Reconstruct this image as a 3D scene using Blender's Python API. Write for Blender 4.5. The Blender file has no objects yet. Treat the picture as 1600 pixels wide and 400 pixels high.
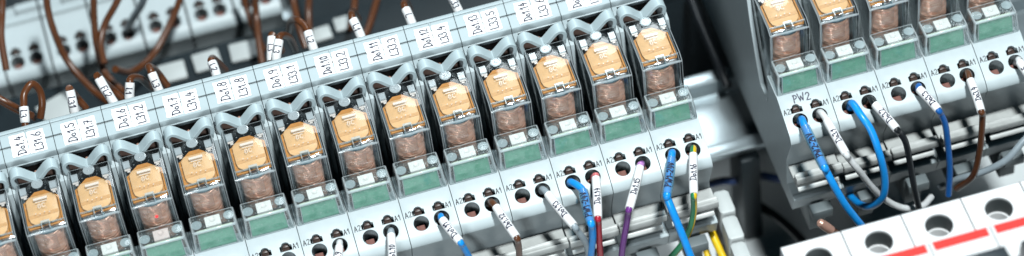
import bpy, bmesh, math, random
from mathutils import Vector, Matrix
from mathutils.geometry import tessellate_polygon

random.seed(7)
S = 0.001                      # everything below is written in millimetres
scene = bpy.context.scene
COL = scene.collection

# ------------------------------------------------------------------ camera
CAM_POS = Vector((-33.595, -547.515, 735.129))
E_, PSI, RHO = (math.radians(a) for a in (50.43367, 9.00757, 8.09045))
d_ = Vector((math.sin(PSI)*math.cos(E_), math.cos(PSI)*math.cos(E_), -math.sin(E_)))
r0 = Vector((math.cos(PSI), -math.sin(PSI), 0)); u0 = r0.cross(d_)
r_ = r0*math.cos(RHO) - u0*math.sin(RHO); u_ = r0*math.sin(RHO) + u0*math.cos(RHO)
cam_data = bpy.data.cameras.new('camera'); cam = bpy.data.objects.new('camera', cam_data); COL.objects.link(cam)
M = Matrix((( r_.x, u_.x, -d_.x), (r_.y, u_.y, -d_.y), (r_.z, u_.z, -d_.z))).to_4x4()
M.translation = CAM_POS*S
cam.matrix_world = M
cam_data.sensor_fit = 'HORIZONTAL'; cam_data.sensor_width = 36.0; cam_data.lens = 102.96
cam_data.clip_start = 0.05; cam_data.clip_end = 20
cam_data.dof.use_dof = True; cam_data.dof.focus_distance = 0.884; cam_data.dof.aperture_fstop = 6.3
scene.camera = cam

# ------------------------------------------------------------------ world and lamps
world = bpy.data.worlds.new('World'); scene.world = world; world.use_nodes = True
wn = world.node_tree.nodes['Background']
wn.inputs['Color'].default_value = (0.38, 0.70, 0.88, 1); wn.inputs['Strength'].default_value = 0.075

def area(name, pos, target, size, watts, color):
    l = bpy.data.lights.new(name, 'AREA'); l.shape = 'DISK'; l.size = size*S; l.energy = watts; l.color = color
    o = bpy.data.objects.new(name, l); COL.objects.link(o)
    o.location = Vector(pos)*S
    o.rotation_euler = (Vector(target)-Vector(pos)).to_track_quat('-Z', 'Y').to_euler()
    return o
area('key_lamp', (200, -310, 1130), (60, 10, 20), 100, 17.5, (0.935, 0.995, 1.0))
area('front_fill', (-330, -900, 520), (60, 10, 40), 260, 5.0, (0.92, 0.98, 1.0))  # unseen fill added to brighten the coils and boards
area('back_glare_fill', (330, 760, 860), (90, 20, 40), 420, 3.4, (0.88, 0.97, 1.0))  # unseen lamp added for glare on the rail and case tops

scene.view_settings.view_transform = 'Standard'; scene.view_settings.look = 'None'
scene.view_settings.exposure = 0.0; scene.view_settings.gamma = 1.0
scene.render.engine = 'CYCLES'
cy = scene.cycles
cy.max_bounces = 14; cy.diffuse_bounces = 0; cy.glossy_bounces = 6; cy.transmission_bounces = 8
cy.transparent_max_bounces = 40; cy.caustics_reflective = False; cy.caustics_refractive = False
cy.use_denoising = True; cy.sample_clamp_indirect = 6.0

# ------------------------------------------------------------------ materials
def nt(name):
    m = bpy.data.materials.new(name); m.use_nodes = True
    n = m.node_tree; n.nodes.clear()
    out = n.nodes.new('ShaderNodeOutputMaterial')
    return m, n, out
def coords(n, scale):
    tc = n.nodes.new('ShaderNodeTexCoord'); mp = n.nodes.new('ShaderNodeMapping')
    mp.inputs['Scale'].default_value = scale if hasattr(scale, '__len__') else (scale,)*3
    n.links.new(tc.outputs['Object'], mp.inputs['Vector']); return mp.outputs['Vector']
def noise(n, vec, detail=3, rough=0.55):
    t = n.nodes.new('ShaderNodeTexNoise'); t.inputs['Scale'].default_value = 1.0
    t.inputs['Detail'].default_value = detail; t.inputs['Roughness'].default_value = rough
    n.links.new(vec, t.inputs['Vector']); return t.outputs['Fac']
def ramp(n, fac, stops):
    r = n.nodes.new('ShaderNodeValToRGB'); cr = r.color_ramp
    cr.elements[0].position, cr.elements[0].color = stops[0][0], (*stops[0][1], 1)
    cr.elements[1].position, cr.elements[1].color = stops[-1][0], (*stops[-1][1], 1)
    for p, c in stops[1:-1]:
        e = cr.elements.new(p); e.color = (*c, 1)
    n.links.new(fac, r.inputs['Fac']); return r.outputs['Color']
def plastic(name, col, rough=0.42, var=0.06, freq=0.5, bump=0.06, bfreq=9.0, bevel=0.0, metallic=0.0, spec=0.5, dust=0.0, coat=0.0):
    """opaque material; slight mottling, fine grain bump, optional rounded edges and dust specks"""
    m, n, out = nt(name)
    p = n.nodes.new('ShaderNodeBsdfPrincipled')
    v = coords(n, freq/S)
    lo = tuple(c*(1-var) for c in col); hi = tuple(min(1, c*(1+var)) for c in col)
    c = ramp(n, noise(n, v), [(0.3, lo), (0.7, hi)])
    if dust:
        f = noise(n, coords(n, 2.2/S), 2, 0.5)
        mk = ramp(n, f, [(0.68, (0, 0, 0)), (0.74, (dust,)*3)])
        mx = n.nodes.new('ShaderNodeMix'); mx.data_type = 'RGBA'
        n.links.new(mk, mx.inputs[0]); n.links.new(c, mx.inputs[6]); mx.inputs[7].default_value = (0.75, 0.8, 0.82, 1)
        c = mx.outputs[2]
    n.links.new(c, p.inputs['Base Color'])
    p.inputs['Roughness'].default_value = rough; p.inputs['Metallic'].default_value = metallic
    p.inputs['Specular IOR Level'].default_value = spec; p.inputs['Coat Weight'].default_value = coat
    nrm = None
    if bevel:
        b = n.nodes.new('ShaderNodeBevel'); b.samples = 4; b.inputs['Radius'].default_value = bevel*S; nrm = b.outputs['Normal']
    if bump:
        bp = n.nodes.new('ShaderNodeBump'); bp.inputs['Strength'].default_value = bump; bp.inputs['Distance'].default_value = 0.1*S
        n.links.new(noise(n, coords(n, bfreq/S), 2), bp.inputs['Height'])
        if nrm: n.links.new(nrm, bp.inputs['Normal'])
        nrm = bp.outputs['Normal']
    if nrm: n.links.new(nrm, p.inputs['Normal'])
    n.links.new(p.outputs['BSDF'], out.inputs['Surface'])
    return m
def clear(name, tint, haze, hazecol, rough, gloss=1.0, dust=0.0, dfreq=2.6):
    """thin clear moulding: tinted see-through + Fresnel reflection + a little milky scatter and dust specks"""
    m, n, out = nt(name)
    tr = n.nodes.new('ShaderNodeBsdfTransparent'); tr.inputs['Color'].default_value = (*tint, 1)
    df = n.nodes.new('ShaderNodeBsdfDiffuse'); df.inputs['Color'].default_value = (*hazecol, 1)
    gl = n.nodes.new('ShaderNodeBsdfGlossy'); gl.inputs['Roughness'].default_value = rough
    bp = n.nodes.new('ShaderNodeBump'); bp.inputs['Strength'].default_value = 0.12; bp.inputs['Distance'].default_value = 0.12*S
    n.links.new(noise(n, coords(n, 0.9/S), 3), bp.inputs['Height']); n.links.new(bp.outputs['Normal'], gl.inputs['Normal'])
    mx1 = n.nodes.new('ShaderNodeMixShader'); mx1.inputs[0].default_value = haze
    if dust:
        f = noise(n, coords(n, dfreq/S), 1, 0.5)
        k = ramp(n, f, [(0.70, (haze,)*3), (0.75, (dust,)*3)])
        n.links.new(k, mx1.inputs[0])
    n.links.new(tr.outputs[0], mx1.inputs[1]); n.links.new(df.outputs[0], mx1.inputs[2])
    fr = n.nodes.new('ShaderNodeFresnel'); ge = n.nodes.new('ShaderNodeNewGeometry')
    io = n.nodes.new('ShaderNodeMath'); io.operation = 'MULTIPLY_ADD'; io.inputs[1].default_value = 1/1.5-1.5; io.inputs[2].default_value = 1.5
    n.links.new(ge.outputs['Backfacing'], io.inputs[0]); n.links.new(io.outputs[0], fr.inputs['IOR'])     # thin wall: same reflection from both sides
    ml = n.nodes.new('ShaderNodeMath'); ml.operation = 'MULTIPLY'; ml.inputs[1].default_value = gloss
    n.links.new(fr.outputs[0], ml.inputs[0])
    mx2 = n.nodes.new('ShaderNodeMixShader'); n.links.new(ml.outputs[0], mx2.inputs[0])
    n.links.new(mx1.outputs[0], mx2.inputs[1]); n.links.new(gl.outputs[0], mx2.inputs[2])
    n.links.new(mx2.outputs[0], out.inputs['Surface'])
    return m
def copper_mat():
    m, n, out = nt('copper_winding')
    p = n.nodes.new('ShaderNodeBsdfPrincipled'); p.inputs['Metallic'].default_value = 0.25; p.inputs['Roughness'].default_value = 0.27
    c = ramp(n, noise(n, coords(n, (0.25/S, 0.25/S, 3.0/S)), 3), [(0.25, (0.74, 0.30, 0.18)), (0.5, (0.98, 0.52, 0.37)), (0.78, (1.0, 0.76, 0.60))])
    n.links.new(c, p.inputs['Base Color'])
    bp = n.nodes.new('ShaderNodeBump'); bp.inputs['Strength'].default_value = 0.45; bp.inputs['Distance'].default_value = 0.2*S
    n.links.new(noise(n, coords(n, (0.35/S, 0.35/S, 2.2/S)), 2), bp.inputs['Height']); n.links.new(bp.outputs['Normal'], p.inputs['Normal'])
    n.links.new(p.outputs[0], out.inputs['Surface']); return m
def glow(name, col, strength):
    m, n, out = nt(name)
    e = n.nodes.new('ShaderNodeEmission'); e.inputs['Color'].default_value = (*col, 1); e.inputs['Strength'].default_value = strength
    n.links.new(e.outputs[0], out.inputs['Surface']); return m
def two_tone(name, ca, cb, axis_scale):
    """green-yellow earth wire: two lengthwise stripes picked by the side of the wire"""
    m, n, out = nt(name)
    p = n.nodes.new('ShaderNodeBsdfPrincipled'); p.inputs['Roughness'].default_value = 0.35
    g = n.nodes.new('ShaderNodeNewGeometry'); sx = n.nodes.new('ShaderNodeSeparateXYZ')
    n.links.new(g.outputs['True Normal'], sx.inputs[0])
    n.links.new(ramp(n, sx.outputs['X'], [(0.30, ca), (0.36, cb)]), p.inputs['Base Color'])
    n.links.new(p.outputs[0], out.inputs['Surface']); return m

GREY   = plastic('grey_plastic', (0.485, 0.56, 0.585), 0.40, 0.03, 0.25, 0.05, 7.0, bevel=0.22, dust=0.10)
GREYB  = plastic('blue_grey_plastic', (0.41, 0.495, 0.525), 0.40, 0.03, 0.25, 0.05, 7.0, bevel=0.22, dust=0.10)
GREYD  = plastic('dark_grey_plastic', (0.16, 0.19, 0.20), 0.45, 0.08, 0.3, 0.06, 7.0)
CLIP   = plastic('clip_plastic', (0.45, 0.555, 0.59), 0.36, 0.03, 0.3, 0.03, 8.0)
BAR    = plastic('pale_marker_plastic', (0.50, 0.52, 0.51), 0.38, 0.10, 0.3, 0.03, 8.0)
PAPER  = plastic('sticker_paper', (0.88, 0.89, 0.89), 0.7, 0.02, 0.8, 0.10, 6.0)
SLEEVE = plastic('white_sleeve', (0.84, 0.85, 0.86), 0.38, 0.03, 0.4, 0.05, 5.0)
INK    = plastic('marker_ink', (0.012, 0.012, 0.045), 0.5, 0.2, 0.6, 0)
PRINT  = plastic('black_print', (0.015, 0.015, 0.02), 0.6, 0.1, 0.6, 0)
CLAMP  = plastic('clamp_metal', (0.26, 0.125, 0.105), 0.38, 0.2, 0.8, 0.15, 3.0)
LEVER  = plastic('brown_lever', (0.055, 0.034, 0.028), 0.4, 0.15, 0.8, 0.1)
AMBER  = plastic('amber_carrier', (0.72, 0.30, 0.07), 0.42, 0.10, 0.5, 0.06, 5.0)
PEACH  = plastic('peach_plate', (0.93, 0.55, 0.265), 0.32, 0.06, 0.35, 0.08, 5.0, dust=0.15)
PEACHD = plastic('plate_shade', (0.78, 0.42, 0.18), 0.42, 0.06, 0.35, 0.08, 5.0)
FLANGE = plastic('teal_bobbin', (0.05, 0.13, 0.165), 0.4, 0.1, 0.5, 0.05)
YOKE   = plastic('dark_yoke', (0.10, 0.14, 0.165), 0.35, 0.15, 0.5, 0.08, metallic=0.5)
STEEL  = plastic('spring_steel', (0.62, 0.60, 0.60), 0.25, 0.15, 0.6, 0.1, metallic=0.9)
COPPER = copper_mat()
CASE   = clear('clear_case', (0.97, 0.985, 0.99), 0.006, (0.7, 0.8, 0.85), 0.06, 1.25, 0.35, 2.2)
EDGE   = clear('clear_case_edge', (0.86, 0.92, 0.94), 0.30, (0.86, 0.95, 0.99), 0.12, 2.2)
EMB    = clear('embossed_clear', (0.98, 0.97, 0.96), 0.42, (1.0, 0.95, 0.90), 0.2, 1.3)
COVER  = clear('hazy_cover', (0.97, 0.985, 0.985), 0.035, (0.75, 0.88, 0.90), 0.10, 1.2, 0.70, 2.4)
COVERE = clear('hazy_cover_edge', (0.84, 0.92, 0.94), 0.34, (0.84, 0.94, 0.97), 0.2, 1.8)
FROST  = clear('frosted_spot', (0.93, 0.96, 0.97), 0.30, (0.66, 0.80, 0.84), 0.3, 1.0)
REFL   = clear('coil_reflection', (0.98, 0.95, 0.93), 0.14, (0.80, 0.62, 0.54), 0.2, 1.0)
BSLEEV = clear('blue_clear_sleeve', (0.55, 0.82, 0.95), 0.20, (0.35, 0.70, 0.92), 0.12, 1.5)
def pcb_mat():
    m, n, out = nt('green_circuit_board')
    p = n.nodes.new('ShaderNodeBsdfPrincipled'); p.inputs['Roughness'].default_value = 0.4
    c = ramp(n, noise(n, coords(n, 0.45/S), 4), [(0.3, (0.12, 0.40, 0.27)), (0.7, (0.19, 0.52, 0.37))])
    n.links.new(c, p.inputs['Base Color']); n.links.new(p.outputs[0], out.inputs['Surface']); return m
PCB    = pcb_mat()
PCBE   = plastic('board_edge', (0.52, 0.62, 0.42), 0.6, 0.25, 1.6, 0.2, 4.0)
LEDW   = plastic('white_led', (0.99, 0.98, 0.95), 0.4, 0.02, 0.5, 0.0)
LEDR   = plastic('white_led_reddish', (0.88, 0.72, 0.68), 0.4, 0.02, 0.5, 0.0)
REDG   = glow('red_reflection_glow', (1.0, 0.03, 0.04), 1.6)
STEELR = plastic('zinc_rail', (0.46, 0.53, 0.56), 0.28, 0.06, 0.15, 0.12, 1.2, metallic=0.75)
PLATE  = plastic('painted_plate', (0.62, 0.66, 0.67), 0.45, 0.05, 0.05, 0.05, 2.0)
DARK   = plastic('dark_matte', (0.010, 0.018, 0.023), 0.5, 0.15, 0.1, 0.05, 2.0)
MCBW   = plastic('white_breaker', (0.80, 0.81, 0.82), 0.38, 0.015, 0.2, 0.04, 6.0, bevel=0.35)
RED    = plastic('red_stripe', (0.85, 0.028, 0.022), 0.5, 0.05, 0.5, 0.04)
BLACKP = plastic('black_toggle', (0.03, 0.04, 0.048), 0.35, 0.1, 0.3, 0.05)
HOLED  = plastic('well_shade', (0.11, 0.13, 0.135), 0.5, 0.05, 0.3, 0.05)
SCREW  = plastic('screw_steel', (0.06, 0.065, 0.065), 0.35, 0.2, 0.5, 0.1, metallic=0.8)
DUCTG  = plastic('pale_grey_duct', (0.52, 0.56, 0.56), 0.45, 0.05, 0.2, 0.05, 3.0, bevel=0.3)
def wire(name, col, rough=0.3): return plastic(name, col, rough, 0.08, 0.5, 0.04, 4.0, dust=0.06)
WBLUE = wire('blue_insulation', (0.008, 0.29, 0.80)); WBRN = wire('brown_insulation', (0.105, 0.035, 0.012))
WGRY  = wire('grey_insulation', (0.30, 0.36, 0.40)); WRED = wire('red_insulation', (0.42, 0.015, 0.035))
WPUR  = wire('purple_insulation', (0.17, 0.035, 0.25)); WWHT = wire('white_insulation', (0.72, 0.74, 0.75))
WBLK  = wire('black_insulation', (0.010, 0.012, 0.015)); WNAVY = wire('navy_insulation', (0.012, 0.045, 0.17))
WYEL  = wire('yellow_insulation', (0.80, 0.52, 0.01)); WDBLUE = wire('dark_blue_insulation', (0.012, 0.12, 0.42))
WEARTH = two_tone('green_yellow_insulation', (0.62, 0.45, 0.01), (0.02, 0.25, 0.11), 1)
TIPP = wire('pink_tip', (0.62, 0.16, 0.17)); TIPU = wire('violet_tip', (0.50, 0.22, 0.55)); FERR = plastic('copper_ferrule', (0.62, 0.36, 0.28), 0.35, 0.1, 0.5, 0.05, metallic=0.4)

# ------------------------------------------------------------------ mesh helper
class MB:
    def __init__(s): s.v = []; s.f = []; s.m = []
    def add(s, verts, faces, mi=0):
        o = len(s.v); s.v += [tuple(v) for v in verts]
        for f in faces: s.f.append(tuple(i+o for i in f)); s.m.append(mi)
        return s
    def box(s, x0, x1, y0, y1, z0, z1, mi=0):
        v = [(x, y, z) for z in (z0, z1) for y in (y0, y1) for x in (x0, x1)]
        return s.add(v, [(0,2,3,1), (4,5,7,6), (0,1,5,4), (2,6,7,3), (0,4,6,2), (1,3,7,5)], mi)
    def frustum(s, lo, hi, mi=0):
        x0, x1, y0, y1, z0 = lo; X0, X1, Y0, Y1, Z1 = hi
        v = [(x0,y0,z0),(x1,y0,z0),(x0,y1,z0),(x1,y1,z0),(X0,Y0,Z1),(X1,Y0,Z1),(X0,Y1,Z1),(X1,Y1,Z1)]
        return s.add(v, [(0,2,3,1), (4,5,7,6), (0,1,5,4), (2,6,7,3), (0,4,6,2), (1,3,7,5)], mi)
    def prism(s, poly, a, b, axis, mi=0):
        n = len(poly)
        def P(p, t):
            return (t, p[0], p[1]) if axis == 'X' else ((p[0], t, p[1]) if axis == 'Y' else (p[0], p[1], t))
        v = [P(p, a) for p in poly] + [P(p, b) for p in poly]
        tris = tessellate_polygon([[Vector((p[0], p[1], 0)) for p in poly]])
        f = [tuple(t) for t in tris] + [tuple(i+n for i in reversed(t)) for t in tris]
        f += [(i, (i+1) % n, (i+1) % n + n, i+n) for i in range(n)]
        return s.add(v, f, mi)
    def tube(s, pts, r, n=12, mi=0, caps=True):
        pts = [Vector(p) for p in pts]; rings = []
        t0 = (pts[1]-pts[0]).normalized(); nrm = t0.orthogonal().normalized()
        for i, p in enumerate(pts):
            t = (pts[min(i+1, len(pts)-1)]-pts[max(i-1, 0)]).normalized()
            nrm = (nrm - t*nrm.dot(t)).normalized(); b = t.cross(nrm)
            rr = r[i] if hasattr(r, '__len__') else r
            rings.append([p + (nrm*math.cos(2*math.pi*k/n) + b*math.sin(2*math.pi*k/n))*rr for k in range(n)])
        v = [q for R in rings for q in R]; f = []
        for i in range(len(pts)-1):
            for k in range(n): f.append((i*n+k, i*n+(k+1) % n, (i+1)*n+(k+1) % n, (i+1)*n+k))
        if caps:
            f.append(tuple(reversed(range(n)))); f.append(tuple((len(pts)-1)*n+k for k in range(n)))
        return s.add(v, f, mi)
    def lathe(s, prof, cx, cy, n=32, mi=0, axis=None, origin=None, caps=True):
        """prof: (radius, height) rows; about +Z at (cx, cy), or about 'axis' at 'origin'"""
        if axis is None: A = Vector((0,0,1)); O = Vector((cx, cy, 0))
        else: A = Vector(axis).normalized(); O = Vector(origin)
        U = A.orthogonal().normalized(); W = A.cross(U); v = []; f = []
        for r, h in prof:
            for k in range(n):
                a = 2*math.pi*k/n; v.append(O + A*h + (U*math.cos(a)+W*math.sin(a))*r)
        for i in range(len(prof)-1):
            for k in range(n): f.append((i*n+k, i*n+(k+1) % n, (i+1)*n+(k+1) % n, (i+1)*n+k))
        if caps: f.append(tuple(reversed(range(n)))); f.append(tuple((len(prof)-1)*n+k for k in range(n)))
        else: f += [((len(prof)-1)*n+k, (len(prof)-1)*n+(k+1) % n, (k+1) % n, k) for k in range(n)]
        return s.add(v, f, mi)
    def mesh(s, name, mats, bevel=0.0, seg=2, edge_slot=None, angle=35, scale=S, recalc=True):
        me = bpy.data.meshes.new(name); me.from_pydata(s.v, [], s.f)
        for i, p in enumerate(me.polygons): p.material_index = s.m[i]
        bm = bmesh.new(); bm.from_mesh(me)
        if recalc: bmesh.ops.recalc_face_normals(bm, faces=bm.faces)
        if bevel:
            eds = [e for e in bm.edges if len(e.link_faces) == 2 and e.calc_face_angle(0) > math.radians(30)]
            old = set(bm.faces)
            res = bmesh.ops.bevel(bm, geom=eds, offset=bevel, segments=seg, profile=0.5, affect='EDGES', clamp_overlap=True)
            if edge_slot is not None:
                for f in res['faces']: f.material_index = edge_slot
        bm.to_mesh(me); bm.free()
        if scale != 1: me.transform(Matrix.Scale(scale, 4))
        for m in (mats if isinstance(mats, (list, tuple)) else [mats]): me.materials.append(m)
        for p in me.polygons: p.use_smooth = True
        me.set_sharp_from_angle(angle=math.radians(angle)); me.update()
        return me
    def build(s, name, mats, parent=None, loc=None, **k):
        o = bpy.data.objects.new(name, s.mesh(name, mats, **k)); COL.objects.link(o)
        if parent: o.parent = parent
        if loc: o.location = Vector(loc)*S
        return o

def smooth_path(pts, sub=6):
    P = [Vector(p) for p in pts]; P = [P[0]*2-P[1]] + P + [P[-1]*2-P[-2]]; out = []
    for i in range(1, len(P)-2):
        a, b, c, d = P[i-1:i+3]
        for k in range(sub):
            t = k/sub
            out.append(0.5*((2*b) + (c-a)*t + (2*a-5*b+4*c-d)*t*t + (3*b-3*c+d-a)*t**3))
    out.append(P[-2]); return out
def empty(name, loc, label, cat, group=None):
    o = bpy.data.objects.new(name, None); COL.objects.link(o); o.location = Vector(loc)*S
    o.empty_display_size = 0.01
    tag(o, label, cat, group); return o
def tag(o, label, cat, group=None):
    o['label'] = label; o['category'] = cat
    if group: o['group'] = group
def copy_tree(o, parent=None):
    c = o.copy(); COL.objects.link(c)
    if parent: c.parent = parent
    for ch in [x for x in bpy.data.objects if x.parent == o]: copy_tree(ch, c)
    return c
def structure(o): o['kind'] = 'structure'; return o

# ------------------------------------------------------------------ handwriting: a small stroke alphabet
def arc(cx, cy, rx, ry, a0, a1, n=9):
    return [(cx+rx*math.cos(math.radians(a0+(a1-a0)*i/n)), cy+ry*math.sin(math.radians(a0+(a1-a0)*i/n))) for i in range(n+1)]
G = {
 'D': (.66, [[(.08,0),(.10,1)], [(0,1),(.25,.98)]+arc(.22,.5,.40,.48,80,-85)+[(.02,0)]]),
 'o': (.44, [arc(.2,.24,.18,.22,90,460,12)]),
 '1': (.40, [[(.02,.66),(.24,1),(.24,0)]]),
 '2': (.54, [arc(.24,.74,.21,.25,160,-20)+[(.02,.02),(.48,.03)]]),
 '3': (.52, [arc(.20,.75,.20,.24,150,-80)+arc(.20,.26,.25,.26,80,-150)]),
 '4': (.54, [[(.22,1),(.02,.40),(.46,.44)], [(.38,.72),(.36,0)]]),
 '5': (.52, [[(.44,1),(.10,.97),(.07,.58)]+arc(.20,.30,.24,.30,110,-150)]),
 '6': (.52, [[(.40,1),(.16,.62)]+arc(.24,.26,.21,.26,150,510,14)]),
 '7': (.50, [[(.02,.96),(.44,1),(.14,0)], [(.10,.52),(.40,.56)]]),
 '8': (.52, [arc(.23,.75,.17,.23,-60,300,12)+arc(.23,.26,.21,.27,70,-290,14)]),
 '9': (.50, [arc(.22,.72,.19,.26,10,370,12)+[(.38,.30),(.28,0)]]),
 '0': (.50, [arc(.22,.5,.20,.48,80,440,14)]),
 'L': (.48, [[(.08,1),(.05,.03),(.42,.02)]]),
 'P': (.52, [[(.06,0),(.08,1)], [(.02,.98)]+arc(.18,.74,.27,.25,80,-90)+[(.08,.48)]]),
 'W': (.80, [[(.02,1),(.20,.02),(.36,.72),(.52,.02),(.72,1)]]),
 'V': (.56, [[(.02,1),(.24,0),(.48,1)]]),
 'F': (.48, [[(.06,0),(.08,1),(.44,1)], [(.08,.52),(.36,.54)]]),
 'A': (.60, [[(.02,0),(.26,1),(.50,0)], [(.11,.34),(.41,.34)]]),
 'C': (.56, [arc(.28,.5,.25,.5,50,310,12)]),
 '-': (.36, [[(.04,.44),(.28,.46)]]),
 '.': (.22, [[(.06,.02),(.11,.05)]]),
}
def text_width(t): return sum(G[c][0]+.12 for c in t)
def write(mb, t, mapper, h, w, x0=0.0, y0=0.0, jit=0.04, stretch=1.0, mi=0):
    """lay the strokes of t as flat ribbons; mapper(x, y) -> (point, normal), x along the writing in mm"""
    x = x0
    for c in t:
        adv, strokes = G[c]; k = h*(1+random.uniform(-jit, jit)*1.5); sl = random.uniform(-jit, jit)*1.6; dy = random.uniform(-jit, jit)*h
        for st in strokes:
            pts = [(x+(px+sl*py)*k*stretch, y0+dy+py*k) for px, py in st]
            fine = []
            for a, b in zip(pts, pts[1:]):
                m = max(1, int(math.dist(a, b)/(0.35)))
                fine += [(a[0]+(b[0]-a[0])*i/m, a[1]+(b[1]-a[1])*i/m) for i in range(m)]
            fine.append(pts[-1]); v = []; f = []
            for i, p in enumerate(fine):
                a = fine[max(i-1, 0)]; b = fine[min(i+1, len(fine)-1)]
                dx, dy2 = b[0]-a[0], b[1]-a[1]; L = math.hypot(dx, dy2) or 1
                ex = 0.5*w*(1+0.15*math.sin(i*1.7+x))
                ox, oy = -dy2/L*ex, dx/L*ex
                e = (-0.5*w*dx/L if i == 0 else (0.5*w*dx/L if i == len(fine)-1 else 0), -0.5*w*dy2/L if i == 0 else (0.5*w*dy2/L if i == len(fine)-1 else 0))
                v.append(mapper(p[0]+ox+e[0], p[1]+oy+e[1])); v.append(mapper(p[0]-ox+e[0], p[1]-oy+e[1]))
            for i in range(len(fine)-1): f.append((2*i, 2*i+1, 2*i+3, 2*i+2))
            mb.add(v, f, mi)
        x += (adv+.12)*k*stretch
    return x

# ================================================================== the setting
plate = MB().box(-420, 620, -420, 520, -53, -50).build('mounting_plate', PLATE); structure(plate)

P = 15.8
# ------------------------------------------------------------------ DIN rails
def din_rail(name, x0, x1, yc, z, label):
    half = [(-17.5, 0), (-17.5, -1.1), (-13.6, -1.1), (-13.6, -7.6), (13.6, -7.6), (13.6, -1.1), (17.5, -1.1), (17.5, 0), (12.5, 0), (12.5, -6.5), (-12.5, -6.5), (-12.5, 0)]
    root = empty(name, (x0, yc, z), label, 'rail')
    MB().prism([(y, zz) for y, zz in half], 0, x1-x0, 'X').build('rail_profile', STEELR, root, bevel=0.35, seg=2)
    return root
rail = din_rail('mounting_rail', -150, 330, 36.6, 0, 'shiny zinc mounting rail running between the long relay row and the PW2 block')
for x in (-70, 50):
    MB().box(x, x+6.5, 19.5, 36, -50, -7.8).build('standoff', DARK, rail, loc=(150, -36.6, 0), bevel=0.6)
MB().box(129, 135.4, 19.8, 34, -50, -7.8).build('standoff', DARK, rail, loc=(150, -36.6, 0), bevel=0.6)
MB().box(262, 268.5, 19.5, 36, -50, -7.8).build('standoff', DARK, rail, loc=(150, -36.6, 0), bevel=0.6)

# ================================================================== relay socket
TN = (0.0, 45.0); TD = (-0.9323, -0.3616); TNRM = (-0.3616, 0.9323)      # sloping terminal face
def term(x, s, h=0.0): return Vector((x, TN[0]+TD[0]*s+TNRM[0]*h, TN[1]+TD[1]*s+TNRM[1]*h))
FD = (37.0, 65.06); FT = (0.9543, 0.2987); FN = (-0.2987, 0.9543)         # label shelf
def shelf(x, s, h=0.0): return Vector((x, FD[0]+FT[0]*s+FN[0]*h, FD[1]+FT[1]*s+FN[1]*h))
def sh2(s, h): p = shelf(0, s, h); return (p.y, p.z)

def boolean_mesh(base, cutters, name, mats, bevel_smooth=30):
    ob = bpy.data.objects.new(name+'_raw', base.mesh(name+'_raw', mats, scale=1)); COL.objects.link(ob)
    tmp = []
    for c in cutters:
        co = bpy.data.objects.new('cut', c.mesh('cut', mats, scale=1)); COL.objects.link(co); tmp.append(co)
        md = ob.modifiers.new('b', 'BOOLEAN'); md.operation = 'DIFFERENCE'; md.object = co; md.solver = 'EXACT'
    bpy.context.view_layer.update()
    me = bpy.data.meshes.new_from_object(ob.evaluated_get(bpy.context.evaluated_depsgraph_get()))
    for o in tmp+[ob]:
        m = o.data; bpy.data.objects.remove(o); bpy.data.meshes.remove(m)
    me.name = name; me.transform(Matrix.Scale(S, 4))
    me.materials.clear()
    if isinstance(mats, (list, tuple)) and len(mats) > 1:
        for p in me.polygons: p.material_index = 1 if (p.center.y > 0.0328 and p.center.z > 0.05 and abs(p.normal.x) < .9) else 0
    for m in (mats if isinstance(mats, (list, tuple)) else [mats]): me.materials.append(m)
    for p in me.polygons: p.use_smooth = True
    me.set_sharp_from_angle(angle=math.radians(bevel_smooth)); me.update()
    return me

face_front = [(-12.8, 5), (-15.2, 12.0), (-14.7, 12.6), (-13.4, 12.7), (-13.2, 12.4), (-8.0, 12.4), (-8.0, 24.0), (-13.2, 37.3), (-13.3, 37.7), (-13.0, 38.8), (-12.4, 39.7), (-11.4, 40.45), (-10.3, 41.0)]
def socket_cutters():
    cs = [MB().box(1.35, 14.45, 9.2, 33.3, 31.0, 75), MB().box(1.6, 14.2, 33.0, 41.5, 45.0, 62.8)]
    for ux in (0.30, 0.70):
        c = term(ux*P, 8.85, -9)
        cs.append(MB().lathe([(2.36, 0), (2.36, 14)], 0, 0, 28, 0, (0, TNRM[0], TNRM[1]), c))
        x = ux*P
        poly = [(-1.85, 6.15), (1.85, 6.15), (1.85, 4.55), (1.25, 4.3), (0.95, 3.75), (0.4, 3.45), (-0.4, 3.45), (-0.95, 3.75), (-1.25, 4.3), (-1.85, 4.55)]
        v0 = [term(x+a, s_, -5) for a, s_ in poly]; v1 = [term(x+a, s_, 3) for a, s_ in poly]
        n = len(poly); m = MB(); m.add(v0+v1, [tuple(range(n)), tuple(reversed(range(n, 2*n)))]+[(i, (i+1) % n, (i+1) % n+n, i+n) for i in range(n)])
        cs.append(m)
    return cs
main_poly = face_front + [(0, 45), (9.4, 45), (9.4, 32), (17, 33), (21, 41), (25.3, 52), (28, 61), (33, 62.2), (36.7, 62.85), (36.9, 62.9), (36.95, 64.8)] + \
    [sh2(.15, .04), sh2(4.35, 0), sh2(4.42, -.9), sh2(4.98, -.9), sh2(5.05, 0), sh2(8.9, 0), sh2(9.0, .45), sh2(9.6, .45), sh2(9.7, .1), sh2(10.1, .1), sh2(10.48, -.3)] + \
    [(47.3, 60), (54, 54), (60, 43), (66, 32), (82, 22), (82, 5)]
HOUSING = boolean_mesh(MB().prism(main_poly, 0.09, P-0.09, 'X'), socket_cutters(), 'housing', [GREY, GREYB])

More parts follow.
